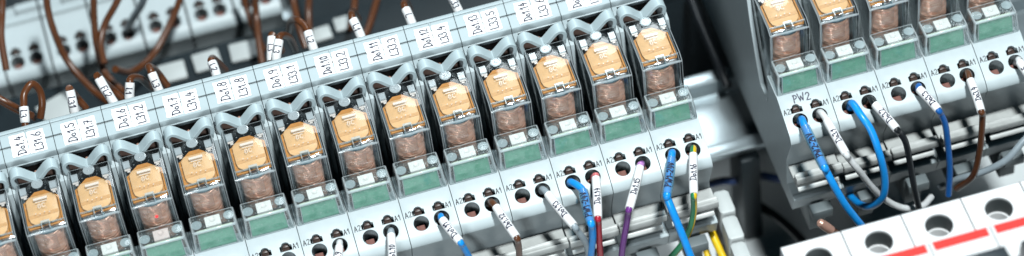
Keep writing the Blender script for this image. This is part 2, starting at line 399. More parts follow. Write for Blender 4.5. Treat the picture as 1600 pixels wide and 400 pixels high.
def part(name, mesh, parent, loc=None):
    o = bpy.data.objects.new(name, mesh); COL.objects.link(o); o.parent = parent
    if loc: o.location = Vector(loc)*S
    return o
def clamp_mesh(ux):
    m = MB(); x = ux*P
    n = Vector((0, TNRM[0], TNRM[1])); 
    a = term(x-1.55, 8.1, -8.4); 
    v = [term(x-1.55, 8.5, -3.0), term(x+1.0, 8.5, -3.0), term(x+1.0, 10.9, -2.0), term(x-1.55, 10.9, -2.0), term(x-1.55, 8.5, -8), term(x+1.0, 8.5, -8), term(x+1.0, 10.9, -8), term(x-1.55, 10.9, -8)]
    m.add(v, [(0,1,2,3), (7,6,5,4), (0,4,5,1), (1,5,6,2), (2,6,7,3), (3,7,4,0)])
    return m.mesh('clamp', CLAMP, bevel=0.2)
CLAMPS = [clamp_mesh(.30), clamp_mesh(.70)]
def floor_mesh(ux):                                   # brown release lever seen in the slot above each hole
    x = ux*P; m = MB()
    v = [term(x-1.1, 6.0, -0.9), term(x+1.1, 6.0, -0.9), term(x+1.1, 4.6, -1.4), term(x-1.1, 4.6, -1.4), term(x-1.1, 6.0, -4), term(x+1.1, 6.0, -4), term(x+1.1, 4.4, -4), term(x-1.1, 4.4, -4)]
    m.add(v, [(0,1,2,3), (7,6,5,4), (0,4,5,1), (1,5,6,2), (2,6,7,3), (3,7,4,0)])
    top = arc(x, 4.75, .95, 1.0, 180, 360, 8)
    n = len(top); v = [term(a, b, -0.9) for a, b in top]+[term(a, b, -3) for a, b in top]
    m.add(v, [tuple(range(n)), tuple(reversed(range(n, 2*n)))]+[(i, (i+1) % n, (i+1) % n+n, i+n) for i in range(n)])
    return m.mesh('release_lever', LEVER, bevel=0.12)
LEVERS = [floor_mesh(.30), floor_mesh(.70)]
def clip_mesh():
    pts = [(1.9, 45), (1.75, 56), (1.55, 61.5), (1.05, 64.2), (1.25, 66.0), (2.5, 66.95), (3.9, 66.3), (5.6, 64.4), (7.1, 62.75), (7.9, 62.35), (8.7, 62.75), (10.2, 64.4), (11.9, 66.3), (13.3, 66.95), (14.55, 66.0), (14.75, 64.2), (14.25, 61.5), (14.05, 56), (13.9, 45)]
    sm = smooth_path([(a, 0, b) for a, b in pts], 4); up = []; dn = []
    for i, p in enumerate(sm):
        t = (sm[min(i+1, len(sm)-1)]-sm[max(i-1, 0)]).normalized(); nn = Vector((-t.z, 0, t.x))
        up.append(p+nn*0.62); dn.append(p-nn*0.62)
    y0, y1 = 28.95, 32.6; m = MB(); n = len(sm)
    v = [(p.x, y0, p.z) for p in up]+[(p.x, y1, p.z) for p in up]+[(p.x, y0, p.z) for p in dn]+[(p.x, y1, p.z) for p in dn]
    f = []
    for i in range(n-1):
        f += [(i, i+1, n+i+1, n+i), (2*n+i, 3*n+i, 3*n+i+1, 2*n+i+1), (i, 2*n+i, 2*n+i+1, i+1), (n+i, n+i+1, 3*n+i+1, 3*n+i)]
    f += [(0, n, 3*n, 2*n), (n-1, 3*n-1, 4*n-1, 2*n-1)]
    m.add(v, f); return m.mesh('retaining_clip', CLIP, bevel=0.15, seg=1)
CLIPM = clip_mesh()
CONTACT = MB().lathe([(.9, 0), (.9, 1.2), (.45, 1.7), (.45, 2.3), (0.05, 2.5)], 7.9, 0, 14)
CONTACT.v = [(x, y+36.5, z+56.3) for x, y, z in CONTACT.v]
CONTACT = CONTACT.box(2.0, 13.8, 34.2, 41, 50, 56.2, 1).mesh('contact', [FERR, LEVER])
def print_mesh():
    m = MB()
    write(m, 'A2', lambda x, y: term(0.62+x, 6.1-y, 0.03), 1.75, 0.24, jit=0.0, stretch=.95)
    write(m, 'A1', lambda x, y: term(13.15+x, 6.1-y, 0.03), 1.75, 0.24, jit=0.0, stretch=.95)
    return m.mesh('printed_marking', PRINT)
PRINTM = print_mesh()
def bar_mesh(length):
    m = MB()
    m.prism([(-16.6, 21.6), (-16.6, 23.9), (-16.2, 24.3), (-15.8, 23.7), (-14.6, 23.9), (-14.3, 24.2), (-14.0, 24.2), (-13.4, 20.9), (-8.05, 20.9), (-8.05, 20.3), (-15.0, 20.2)], 0, length, 'X')
    m.prism([(-17.1, 18.6), (-17.1, 19.2), (-16.2, 19.8), (-8.05, 20.1), (-8.05, 18.4)], 0.3, length*0.9, 'X')
    return m.mesh('marker_bar', BAR, bevel=0.12, seg=1)
BARS = [bar_mesh(15.4), bar_mesh(15.0)]
FOOT = MB().box(4.5, 11.3, -19.5, -15.6, 5.2, 9.0).box(5.2, 10.6, -14, -4, -6.5, 4.9).mesh('rail_foot', GREYD, bevel=0.4)

_r = MB(); _v = [shelf(x, s_, h) for h in (.02, .45) for x, s_ in ((7.75, 6.3), (8.15, 6.3), (8.15, 8.85), (7.75, 8.85))]
_r.add(_v, [(0,1,2,3), (7,6,5,4), (0,4,5,1), (1,5,6,2), (2,6,7,3), (3,7,4,0)])
RIBM = _r.mesh('shelf_rib', GREYB)
def sticker(text, x0, x1, s0, s1, parent):
    rnd = random.Random(text+str(x0)); m = MB(); edge = []
    def rag(a, b, n): return [(a[0]+(b[0]-a[0])*i/n+rnd.uniform(-.13, .13), a[1]+(b[1]-a[1])*i/n+rnd.uniform(-.13, .13)) for i in range(n)]
    edge = rag((x0, s0), (x1, s0), 6)+rag((x1, s0), (x1, s1), 9)+rag((x1, s1), (x0, s1), 6)+rag((x0, s1), (x0, s0), 9)
    n = len(edge); tris = tessellate_polygon([[Vector((a, b, 0)) for a, b in edge]])
    v = [shelf(a, b, .16) for a, b in edge]+[shelf(a, b, .03) for a, b in edge]
    m.add(v, [tuple(t) for t in tris]+[tuple(i+n for i in reversed(t)) for t in tris]+[(i, (i+1) % n, (i+1) % n+n, i+n) for i in range(n)])
    st = m.build('sticker', PAPER, parent)
    if text:
        h = min(2.6, (x1-x0)*0.52); k = min(0.95, (s1-s0-1.0)/(text_width(text)*h)); w = MB()
        base = x0+(x1-x0)*0.80
        write(w, text, lambda x, y: shelf(base-y, s0+0.55+x, .20), h, 0.35, jit=0.05, stretch=k)
        w.build('handwriting', INK, st)
    return st

def make_socket(label, texts, group, n):
    t = empty('relay_socket', (0, 0, 0), label, 'relay socket', group)
    part('housing', HOUSING, t)
    for k in (0, 1): part('clamp', CLAMPS[k], t); part('release_lever', LEVERS[k], t)
    part('retaining_clip', CLIPM, t); part('contact', CONTACT, t); part('printed_marking', PRINTM, t)
    part('shelf_rib', RIBM, t)
    b = part('marker_bar', BARS[n % 2], t, ((0.2, 0.4, 0.3)[n % 3], (0, -.7, .3)[n % 3], (0, .9, -1.0)[n % 3]))
    part('rail_foot', FOOT, t)
    if texts[0] is not None:
        j = random.uniform(-.2, .2)
        sticker(texts[0], 2.75, 7.85, 0.85+j, 8.05+j, t)
        sticker(texts[1], 8.1, 13.3, 0.75+j, 8.0+j, t)
    return t

# ================================================================== relay
XC = 7.95
case_o = MB().box(XC-6.4, XC+6.4, 9.5, 28.85, 34, 63.7)
def relay_case():
    m = MB().prism([(9.5, 34), (9.5, 62.3), (12.15, 63.7), (28.85, 63.7), (28.85, 34)], -6.4, 6.4, 'X')
    a = m.mesh('case', [CASE, EDGE, EMB], bevel=0.36, seg=2, edge_slot=1)
    # inner skin, lower lip strip, lug, side pads and boss join the same moulding
    m2 = MB().prism([(10.15, 34.2), (10.15, 61.9), (12.3, 63.05), (28.2, 63.05), (28.2, 34.2)], -5.75, 5.75, 'X')
    b = m2.mesh('inner', [CASE, EDGE, EMB], bevel=0.3, seg=1, edge_slot=1)
    m3 = MB()
    m3.box(-5.7, 5.7, 12.3, 12.5, 62.4, 63.0, 1)
    m3.box(-1.35, 1.35, 11.9, 12.6, 63.72, 64.05, 1); m3.box(-1.35, -1.05, 10.0, 11.9, 62.5, 64.0, 1); m3.box(1.05, 1.35, 10.0, 11.9, 62.5, 64.0, 1)
    for sx in (-1, 1):
        m3.box(sx*4.55-1.0, sx*4.55+1.0, 23.6, 26.2, 63.72, 64.5, 1)
        m3.box(sx*4.55-.9, sx*4.55+.9, 22.9, 23.5, 63.72, 64.0, 2); m3.box(sx*4.4-.35, sx*4.4+.55, 22.2, 22.8, 63.72, 63.95, 2)
    m3.lathe([(1.75, 63.72), (1.75, 64.0), (1.4, 64.05), (1.3, 63.85), (.5, 63.85), (.4, 64.0), (.05, 64.02)], 0, 27.0, 24, 1)
    m3.box(-2.1, 2.1, 20.8, 21.7, 63.72, 63.95, 2); m3.box(-1.7, 1.8, 20.0, 20.25, 63.72, 63.82, 2)
    def mp(x, y): return Vector((-1.2+x, 17.8+y, 63.80))
    write(m3, '8C', mp, 1.6, .26, jit=0.02, mi=2, stretch=1.2)
    for i, (px, py) in enumerate(((-2.2, 15.9), (-.9, 15.5), (.5, 15.9), (1.9, 15.4))):
        m3.box(px-.18, px+.18, py-.14, py+.14, 63.72, 63.84, 2)
    c = m3.mesh('marks', [CASE, EDGE, EMB])
    bm = bmesh.new()
    for me in (a, b, c): bm.from_mesh(me)
    out = bpy.data.meshes.new('case'); bm.to_mesh(out); bm.free()
    for mt in (CASE, EDGE, EMB): out.materials.append(mt)
    for me in (a, b, c): bpy.data.meshes.remove(me)
    return out
CASEM = relay_case()
house = [(-5.4, 12.2), (5.4, 12.2), (5.4, 22.6), (1.5, 26.0), (-1.5, 26.0), (-5.4, 22.6)]
CARRIER = MB().prism(house, 60.9, 61.7, 'Z').box(-5.4, -4.9, 12.2, 22, 61.7, 62.6).box(4.9, 5.4, 12.2, 22, 61.7, 62.6).mesh('contact_carrier', AMBER, bevel=0.12, seg=1)
octo = [(-4.6, 15.6), (-4.2, 14.0), (-2.8, 12.6), (2.8, 12.6), (4.2, 14.0), (4.6, 15.6), (4.6, 22.2), (3.5, 23.7), (-3.5, 23.7), (-4.6, 22.2)]
ARM = MB().prism(octo, 61.75, 62.55, 'Z').mesh('armature_plate', PEACH, bevel=0.2, seg=2)
BAND = MB().prism([(-4.4, 15.2), (4.4, 15.6), (4.4, 16.9), (-4.4, 16.4)], 62.56, 62.62, 'Z').mesh('shade_strip', PEACHD)  # darker strip painting the shade stripe across the plate
SPRING = MB().box(-5.0, -1.6, 10.9, 12.0, 60.8, 61.5).box(1.6, 5.0, 10.9, 12.0, 60.8, 61.5).box(-1.0, 1.0, 10.9, 12.3, 61.52, 61.9, 1).mesh('spring', [STEEL, LEVER], bevel=0.2)
def coil_mesh():
    rnd = random.Random(3); prof = []; z = 38.0; r = 4.75
    while z < 59.9:
        rr = r+rnd.uniform(-.05, .06)
        w_ = rnd.uniform(.5, .74); prof += [(rr-.22, z), (rr-.06, z+.13*w_), (rr, z+.42*w_), (rr-.05, z+.8*w_), (rr-.22, z+.99*w_)]; z += w_
    m = MB().lathe(prof, 0, 15.2, 40)
    m.v = [(x+0.05*math.sin(z*2.1+y), y+.05*math.cos(z*1.7+x*2), z+0.16*math.sin(x*1.3+z*.9)) for x, y, z in m.v]
    return m.mesh('coil', COPPER, angle=60)
COIL = coil_mesh()
FLANGEM = MB().lathe([(4.2, 60.0), (4.95, 60.1), (4.95, 60.75), (4.8, 60.85)], 0, 15.2, 40).lathe([(5.0, 36.5), (5.0, 37.9)], 0, 15.2, 40).mesh('bobbin', FLANGE)
YOKEM = MB().box(-5.5, 5.5, 20.6, 22, 35, 60.7).box(-5.5, -5.0, 12, 20.5, 35, 60.7).box(5.0, 5.5, 12, 20.5, 35, 60.7).mesh('yoke', YOKE, bevel=0.1, seg=1)
REFLM = None
def reflection_mesh():  # pale see-through patch painting a reflection on the coil
    m = MB(); v = []; N = 8
    for zz in (52.5, 58.4):
        for i in range(N+1):
            a = math.radians(-115+ (50)*i/N); v.append((4.92*math.cos(a), 15.2+4.92*math.sin(a), zz))
    m.add(v, [(i, i+1, N+1+i+1, N+1+i) for i in range(N)]); return m.mesh('coil_reflection', REFL, recalc=False)
REFLM = reflection_mesh()
GLOWM = MB().lathe([(.5, 0), (.4, .3), (.1, .4)], 0, 0, 16, 0, (0, -1, 0), (0.2, 10.3, 55.0)).mesh('red_reflection', REDG)  # glowing dot painting the reflection of a red LED
def make_relay(label, group, lit=False):
    t = empty('plug_in_relay', (0, 0, 0), label, 'relay', group)
    for nm, me in (('case', CASEM), ('contact_carrier', CARRIER), ('armature_plate', ARM), ('spring', SPRING), ('coil', COIL), ('yoke', YOKEM)):
        o = part(nm, me, t)
        if nm == 'coil': part('bobbin', FLANGEM, o); part('coil_reflection', REFLM, o)
        if nm == 'armature_plate': part('shade_strip', BAND, o)
    if lit: part('red_reflection', GLOWM, t)
    return t

# ================================================================== indicator module
def cover_mesh():
    a = MB().frustum((-7.6, 7.6, .12, 9.1, 45.02), (-6.95, 6.95, 1.5, 8.3, 53.0)).mesh('cover', [COVER, COVERE], bevel=0.6, seg=2, edge_slot=1)
    m = MB().frustum((-6.95, 6.95, .8, 8.5, 45.1), (-6.3, 6.3, 2.15, 7.65, 52.3))
    b = m.mesh('in', [COVER, COVERE], bevel=.25, seg=1, edge_slot=1)
    m3 = MB()
    for sx in (-1, 1): m3.frustum((sx*5.75-.12, sx*5.75+.12, .5, .75, 45.1), (sx*5.4-.12, sx*5.4+.12, 1.75, 2.0, 51.9), 1)
    m3.box(-6.2, 6.2, 1.9, 2.15, 51.9, 52.25, 1)
    c = m3.mesh('ribs', [COVER, COVERE])
    bm = bmesh.new()
    for me in (a, b, c): bm.from_mesh(me)
    out = bpy.data.meshes.new('cover'); bm.to_mesh(out); bm.free()
    for mt in (COVER, COVERE): out.materials.append(mt)
    for me in (a, b, c): bpy.data.meshes.remove(me)
    return out
COVERM = cover_mesh()
SPOTS = MB().lathe([(1.6, 52.55), (1.6, 52.75)], -5.0, 4.7, 24).lathe([(1.6, 52.55), (1.6, 52.75)], 5.0, 5.6, 24).mesh('frosted_spot', FROST)
def pcb_mesh():
    m = MB().prism([(3.7, 51.2), (2.3, 51.2), (0.95, 46.0), (0.95, 45.1), (2.0, 45.1)], -5.5, 5.5, 'X')
    me = m.mesh('circuit_board', [PCB, PCBE])
    for p in me.polygons:
        if p.normal.z > .9: p.material_index = 1
    return me
PCBM = pcb_mesh()
def led_mesh(mat): return MB().box(-2.35, 2.35, 3.85, 7.6, 49.0, 51.9).lathe([(.9, 51.92), (.9, 52.05), (.8, 52.15), (.7, 52.0), (.05, 51.95)], 0, 6.0, 20).mesh('indicator_lamp', mat, bevel=0.1, seg=1)
LEDM = led_mesh(LEDW); LEDRM = led_mesh(LEDR)
BASEM = MB().box(-6.6, 6.6, 3.9, 8.4, 45.08, 46.6).mesh('module_base', LEVER, bevel=0.2)
def make_indicator(label, group, lit=False):
    t = empty('indicator_module', (0, 0, 0), label, 'indicator module', group)
    o = part('cover', COVERM, t); part('frosted_spot', SPOTS, o)
    part('circuit_board', PCBM, t); part('indicator_lamp', LEDRM if lit else LEDM, t); part('module_base', BASEM, t)
    return t

stick = {3: ('', ''), 4: ('Do1.4', 'L31.6'), 5: ('Do1.5', 'L31.7'), 6: ('Do1.6', 'L31.2'), 7: ('Do1.7', 'L31.4'), 8: ('Do1.8', 'L31.8'), 9: ('Do1.9', 'L33.1'),
         10: ('Do1.10', 'L33.2'), 11: ('Do1.11', 'L33.3'), 12: ('Do1.12', 'L33.4'), 13: ('Do1.13', 'L33.5'), 14: ('Do1.14', 'L33.6'), 15: ('Do1.15', 'L33.7'), 16: ('', '')}
def where(n):
    if n == 3: return 'cut off by the left edge of the photo'
    if n == 16: return 'at the right end of long row beside bare rail'
    return None
GS, GR, GI = 'relay sockets along the rail', 'clear relays plugged into the sockets', 'clear indicator modules with green boards'
relay0 = indic0 = None
def place_set(x, sock_label, texts, rel_label, ind_label, idx, lit=False):
    global relay0, indic0
    s = make_socket(sock_label, texts, GS, idx); s.location = Vector((x, 0, 0))*S
    if lit or relay0 is None:
        r = make_relay(rel_label, GR, lit)
        i = make_indicator(ind_label, GI, lit)
        if not lit: relay0, indic0 = r, i
    else:
        r = copy_tree(relay0); r['label'] = rel_label
        i = copy_tree(indic0); i['label'] = ind_label
    r.location = Vector((x+XC, 0, 0))*S; i.location = Vector((x+XC, 0, 0))*S
    r.location.z += random.uniform(-.25, .15)*S; r.location.x += random.uniform(-.12, .12)*S
    i.rotation_euler.z = random.uniform(-.004, .004)
    return s
for n in range(3, 17):
    w = where(n); a, b = stick[n]
    o_ = {4: 'second', 5: 'third', 6: 'fourth', 7: 'fifth', 8: 'sixth', 9: 'seventh'}
    q_ = {15: 'second', 14: 'third', 13: 'fourth', 12: 'fifth', 11: 'sixth', 10: 'seventh'}
    pos = (o_[n]+' from left') if n in o_ else ((q_[n]+' from right') if n in q_ else '')
    if w: ls, lr, li = 'grey relay socket '+w, 'clear relay with copper coil '+w, 'clear indicator module with green board '+w
    else:
        ls = 'relay socket with stickers %s and %s, %s in long row' % (a, b, pos)
        lr = 'clear relay at sticker %s, %s in long row' % (a, pos)
        li = 'indicator module under relay %s, %s in long row' % (a, pos)
    if n == 6: lr = 'clear relay with a red glow on its copper coil, below sticker Do1.6'; li = 'indicator module with pinkish lamp under the red glowing relay'
    place_set((n-10)*P, ls, stick[n], lr, li, n, lit=(n == 6))
XR = 135.36
rl = ['socket with PW2 handwritten on its terminal face, left end of right block', 'socket holding a plain blue wire and the black wire sleeved Do3.2',
      'socket of the right block holding the blue wire sleeved Do3.3', 'socket of the right block holding the brown wire sleeved Do3.4', 'last socket of the right block, at the right edge of the photo']
rr = ['above the PW2 terminal, left end of the right block', 'above the black wire sleeved Do3.2', 'above the blue wire sleeved Do3.3', 'above the brown wire sleeved Do3.4', 'at the right end of the right block']
for k in range(5):
    s = place_set(XR+k*P, 'grey '+rl[k], ('', ''), 'clear relay with copper coil '+rr[k], 'clear indicator module with green board '+rr[k], k+1)
    if k == 0:
        m = MB(); write(m, 'PW2', lambda x, y: term(4.7+x, 3.1-y, 0.04), 2.35, 0.36, jit=0.06, stretch=1.05)
        m.build('handwriting', INK, s)

# ================================================================== blurred back row
back_poly = face_front + [(4.0, 46.55), (4.2, 47.6), (6.8, 47.8), (7.0, 46.4), (8.6, 46.6), (8.8, 48.0), (11.6, 48.2), (11.9, 46.5), (13, 46.2), (13.2, 38), (70, 38), (70, 5)]
def back_cutters():
    cs = socket_cutters()[2:]
    cs.append(MB().box(3.2, 8.2, 8.4, 12.4, 45.9, 50)); return cs
BACKH = boolean_mesh(MB().prism(back_poly, 0.35, P-0.35, 'X'), back_cutters(), 'housing', GREY)
def make_back(label):
    t = empty('terminal_socket', (0, 0, 0), label, 'terminal socket', 'blurred sockets in the back row')
    part('housing', BACKH, t)
    for k in (0, 1): part('clamp', CLAMPS[k], t); part('release_lever', LEVERS[k], t)
    part('marker_bar', PATCH_BAR, t); part('added_dark_cover', BCOVER, t)  # these back-row bars stand in for lit patches
    part('rail_foot', FOOT, t)
    return t
PATCH_BAR = MB().prism([(-20.5, 20.2), (-20.5, 22.5), (-20, 23), (-13.8, 23.4), (-13.8, 20.5), (-8.05, 20.5), (-8.05, 20.2)], 0, 7, 'X').mesh('marker_bar', BAR, bevel=.3)  # short bars shaped and placed as the lit patches on the ledge
BCOVER = MB().box(.35, P-.35, 13.6, 70, 38.05, 44).mesh('added_dark_cover', DARK, bevel=.6)  # dark slab added to darken the band above the terminals
ords = ['cut off by the left edge', 'first whole one from the left', 'second from the left', 'third from the left, with a grey wire in it', 'fourth from the left', 'fifth from the left', 'last one before the dark gap, above sticker Do1.8', 'seventh from the left, above sticker Do1.9', 'eighth from the left, above sticker Do1.10', 'ninth from the left, last before the dark gap']
bk0 = None
bx = [9.5, 11.0, 6.0, 3.0, 3.2, 0.8, 6.5]
for k in range(7):
    lab = 'blurred back-row terminal socket, '+ords[k]
    if bk0 is None: b = bk0 = make_back(lab)
    else: b = copy_tree(bk0); b['label'] = lab
    b.location = Vector((-93.8+(k-1)*P, 136.2, -33.0))*S
    for ch in [o for o in bpy.data.objects if o.parent == b and o.name.startswith('marker_bar')]: ch.location.x = bx[k]*S  # places the back-row bars as lit patches
brail = din_rail('mounting_rail', -150, 7.5, 172, -33, 'zinc mounting rail under the blurred back row of sockets')

# dark boxes added to cover lit walls and stand in for shade
duct = empty('added_dark_box', (0, 88, -50), 'dark box added in place of shade between long row and back row', 'dark box')  # added dark box standing in for shade, not a wiring duct
MB().box(-190, 330, -2, 29, 0, 3).build('base_tray', DARK, duct)
d2 = empty('added_dark_box', (60, 190, -50), 'dark box added to darken the gap beside the last back socket', 'dark box')
MB().box(-52, 270, -74, 90, 0, 30).build('added_box_cover', DARK, d2, bevel=1.0)
m = MB().box(-190, 330, -2, 0, 3.02, 52).build('added_box_wall', DARK, duct, bevel=.3)
m = MB().box(-190, 330, 27, 29, 3.02, 52).build('added_box_wall', DARK, duct, bevel=.3)

MB().box(-190, 330, -2.2, 29.2, 52.02, 54.6).build('added_box_lid', DARK, duct, bevel=.5)
PATCHM = MB().box(-4.6, 4.6, -4.0, 4.0, 0, 1.4).mesh('light_patch', DUCTG, bevel=.5)  # pale blocks standing in for lit patches on the ledges
for x_, y_, sc, rz, lab in ((-79.5, 106, 1.35, .35, 'largest painted light patch, on the dark box between sleeves L3 and FL2'), (-40.2, 109, 1.0, .0, 'painted light patch on the dark box, left of the white sleeve behind Do1.8'), (-28.2, 110, 1.0, .04, 'painted light patch on the dark box, just above the white sleeve behind Do1.8'),
                        (-15.6, 110, 1.0, -.03, 'painted light patch on the dark box, between the sleeves behind Do1.8 and Do1.9'), (11.0, 108.5, .72, .05, 'smaller painted light patch on the dark box, left of the sleeve behind Do1.11'), (19.4, 110.5, .75, .0, 'small painted light patch on the dark box, just above the sleeve behind Do1.11')):
    o = bpy.data.objects.new('light_patch', PATCHM); COL.objects.link(o); o.location = Vector((x_, y_, 4.7))*S; o.scale = (sc, sc, 1); o.rotation_euler.z = rz
    tag(o, lab, 'light patch', 'painted light patches on the dark box')
# ================================================================== wires
def plain_wire(name, pts, r, mat, label, cat='wire', group=None, two=None):
    mb = MB(); sp = smooth_path(pts); mb.tube(sp, r, 14)
    mats = [mat]
    if two:
        mats = [mat, two]
        nq = (len(sp)-1)*14
        for i in range(nq):
            if (i % 14) in (1, 2, 3, 4, 5): mb.m[i] = 1
    o = mb.build(name, mats, recalc=True, angle=60)
    return o
def sleeved(name, A, B, pre, rest, r, mat, label, text, group, tip=None, sl=SLEEVE, sr=1.38, ink=INK, size=1.75, two=None):
    """a wire running pre -> sleeve A..B -> rest; text reads from B towards A on the side facing out of the panel"""
    A = Vector(A); B = Vector(B)
    root = empty(name, A, label, 'wire', group); off = -A
    def put(o, par): o.parent = par; return o
    pts = [Vector(p)+off for p in pre]+[Vector((0,0,0)), (B-A)*0.5, B-A]+[Vector(p)+off for p in rest]
    ins = plain_wire('insulation', pts, r, mat, None, two=two); ins.parent = root
    ax = (B-A).normalized(); L = (B-A).length; mb = MB()
    sp = [Vector((0,0,0))+ax*L*i/8 for i in range(9)]
    bend = ax.cross(Vector((0, 0, 1))).normalized()*random.uniform(-.03, .03)*L
    ctr = [p+bend*math.sin(math.pi*i/8)*0.5 for i, p in enumerate(sp)]
    rad = [sr*0.94]+[sr]*7+[sr*0.95]
    mb.tube(ctr, rad, 18); s = mb.build('sleeve', sl, root, angle=50)
    if text:
        out = Vector((-.12, -.55, .83)); nrm = (out-ax*out.dot(ax)).normalized()
        side = nrm.cross(-ax).normalized()          # letter-up direction
        def mp(x, y):
            a = y/sr; t = x/L; i = max(0.0, min(8.0, (1-t)*8)); i0 = min(7, int(i)); c = ctr[i0].lerp(ctr[i0+1], i-i0)
            return c + (nrm*math.cos(a)+side*math.sin(a))*(sr+0.05)
        w = MB(); tw = text_width(text)*size; st = min(1.0, (L-1.6)/tw)
        write(w, text, mp, size, 0.34, x0=(L-tw*st)*0.5, y0=-size/2, jit=0.06, stretch=st)
        w.build('handwriting', ink, s)
    if tip:
        tm = MB().tube([Vector((0,0,0))-ax*1.3, Vector((0,0,0))-ax*.6, ax*0.3], [r*1.05, r*1.18, r*1.18], 14); tm.build('tip', tip, root)
    return root
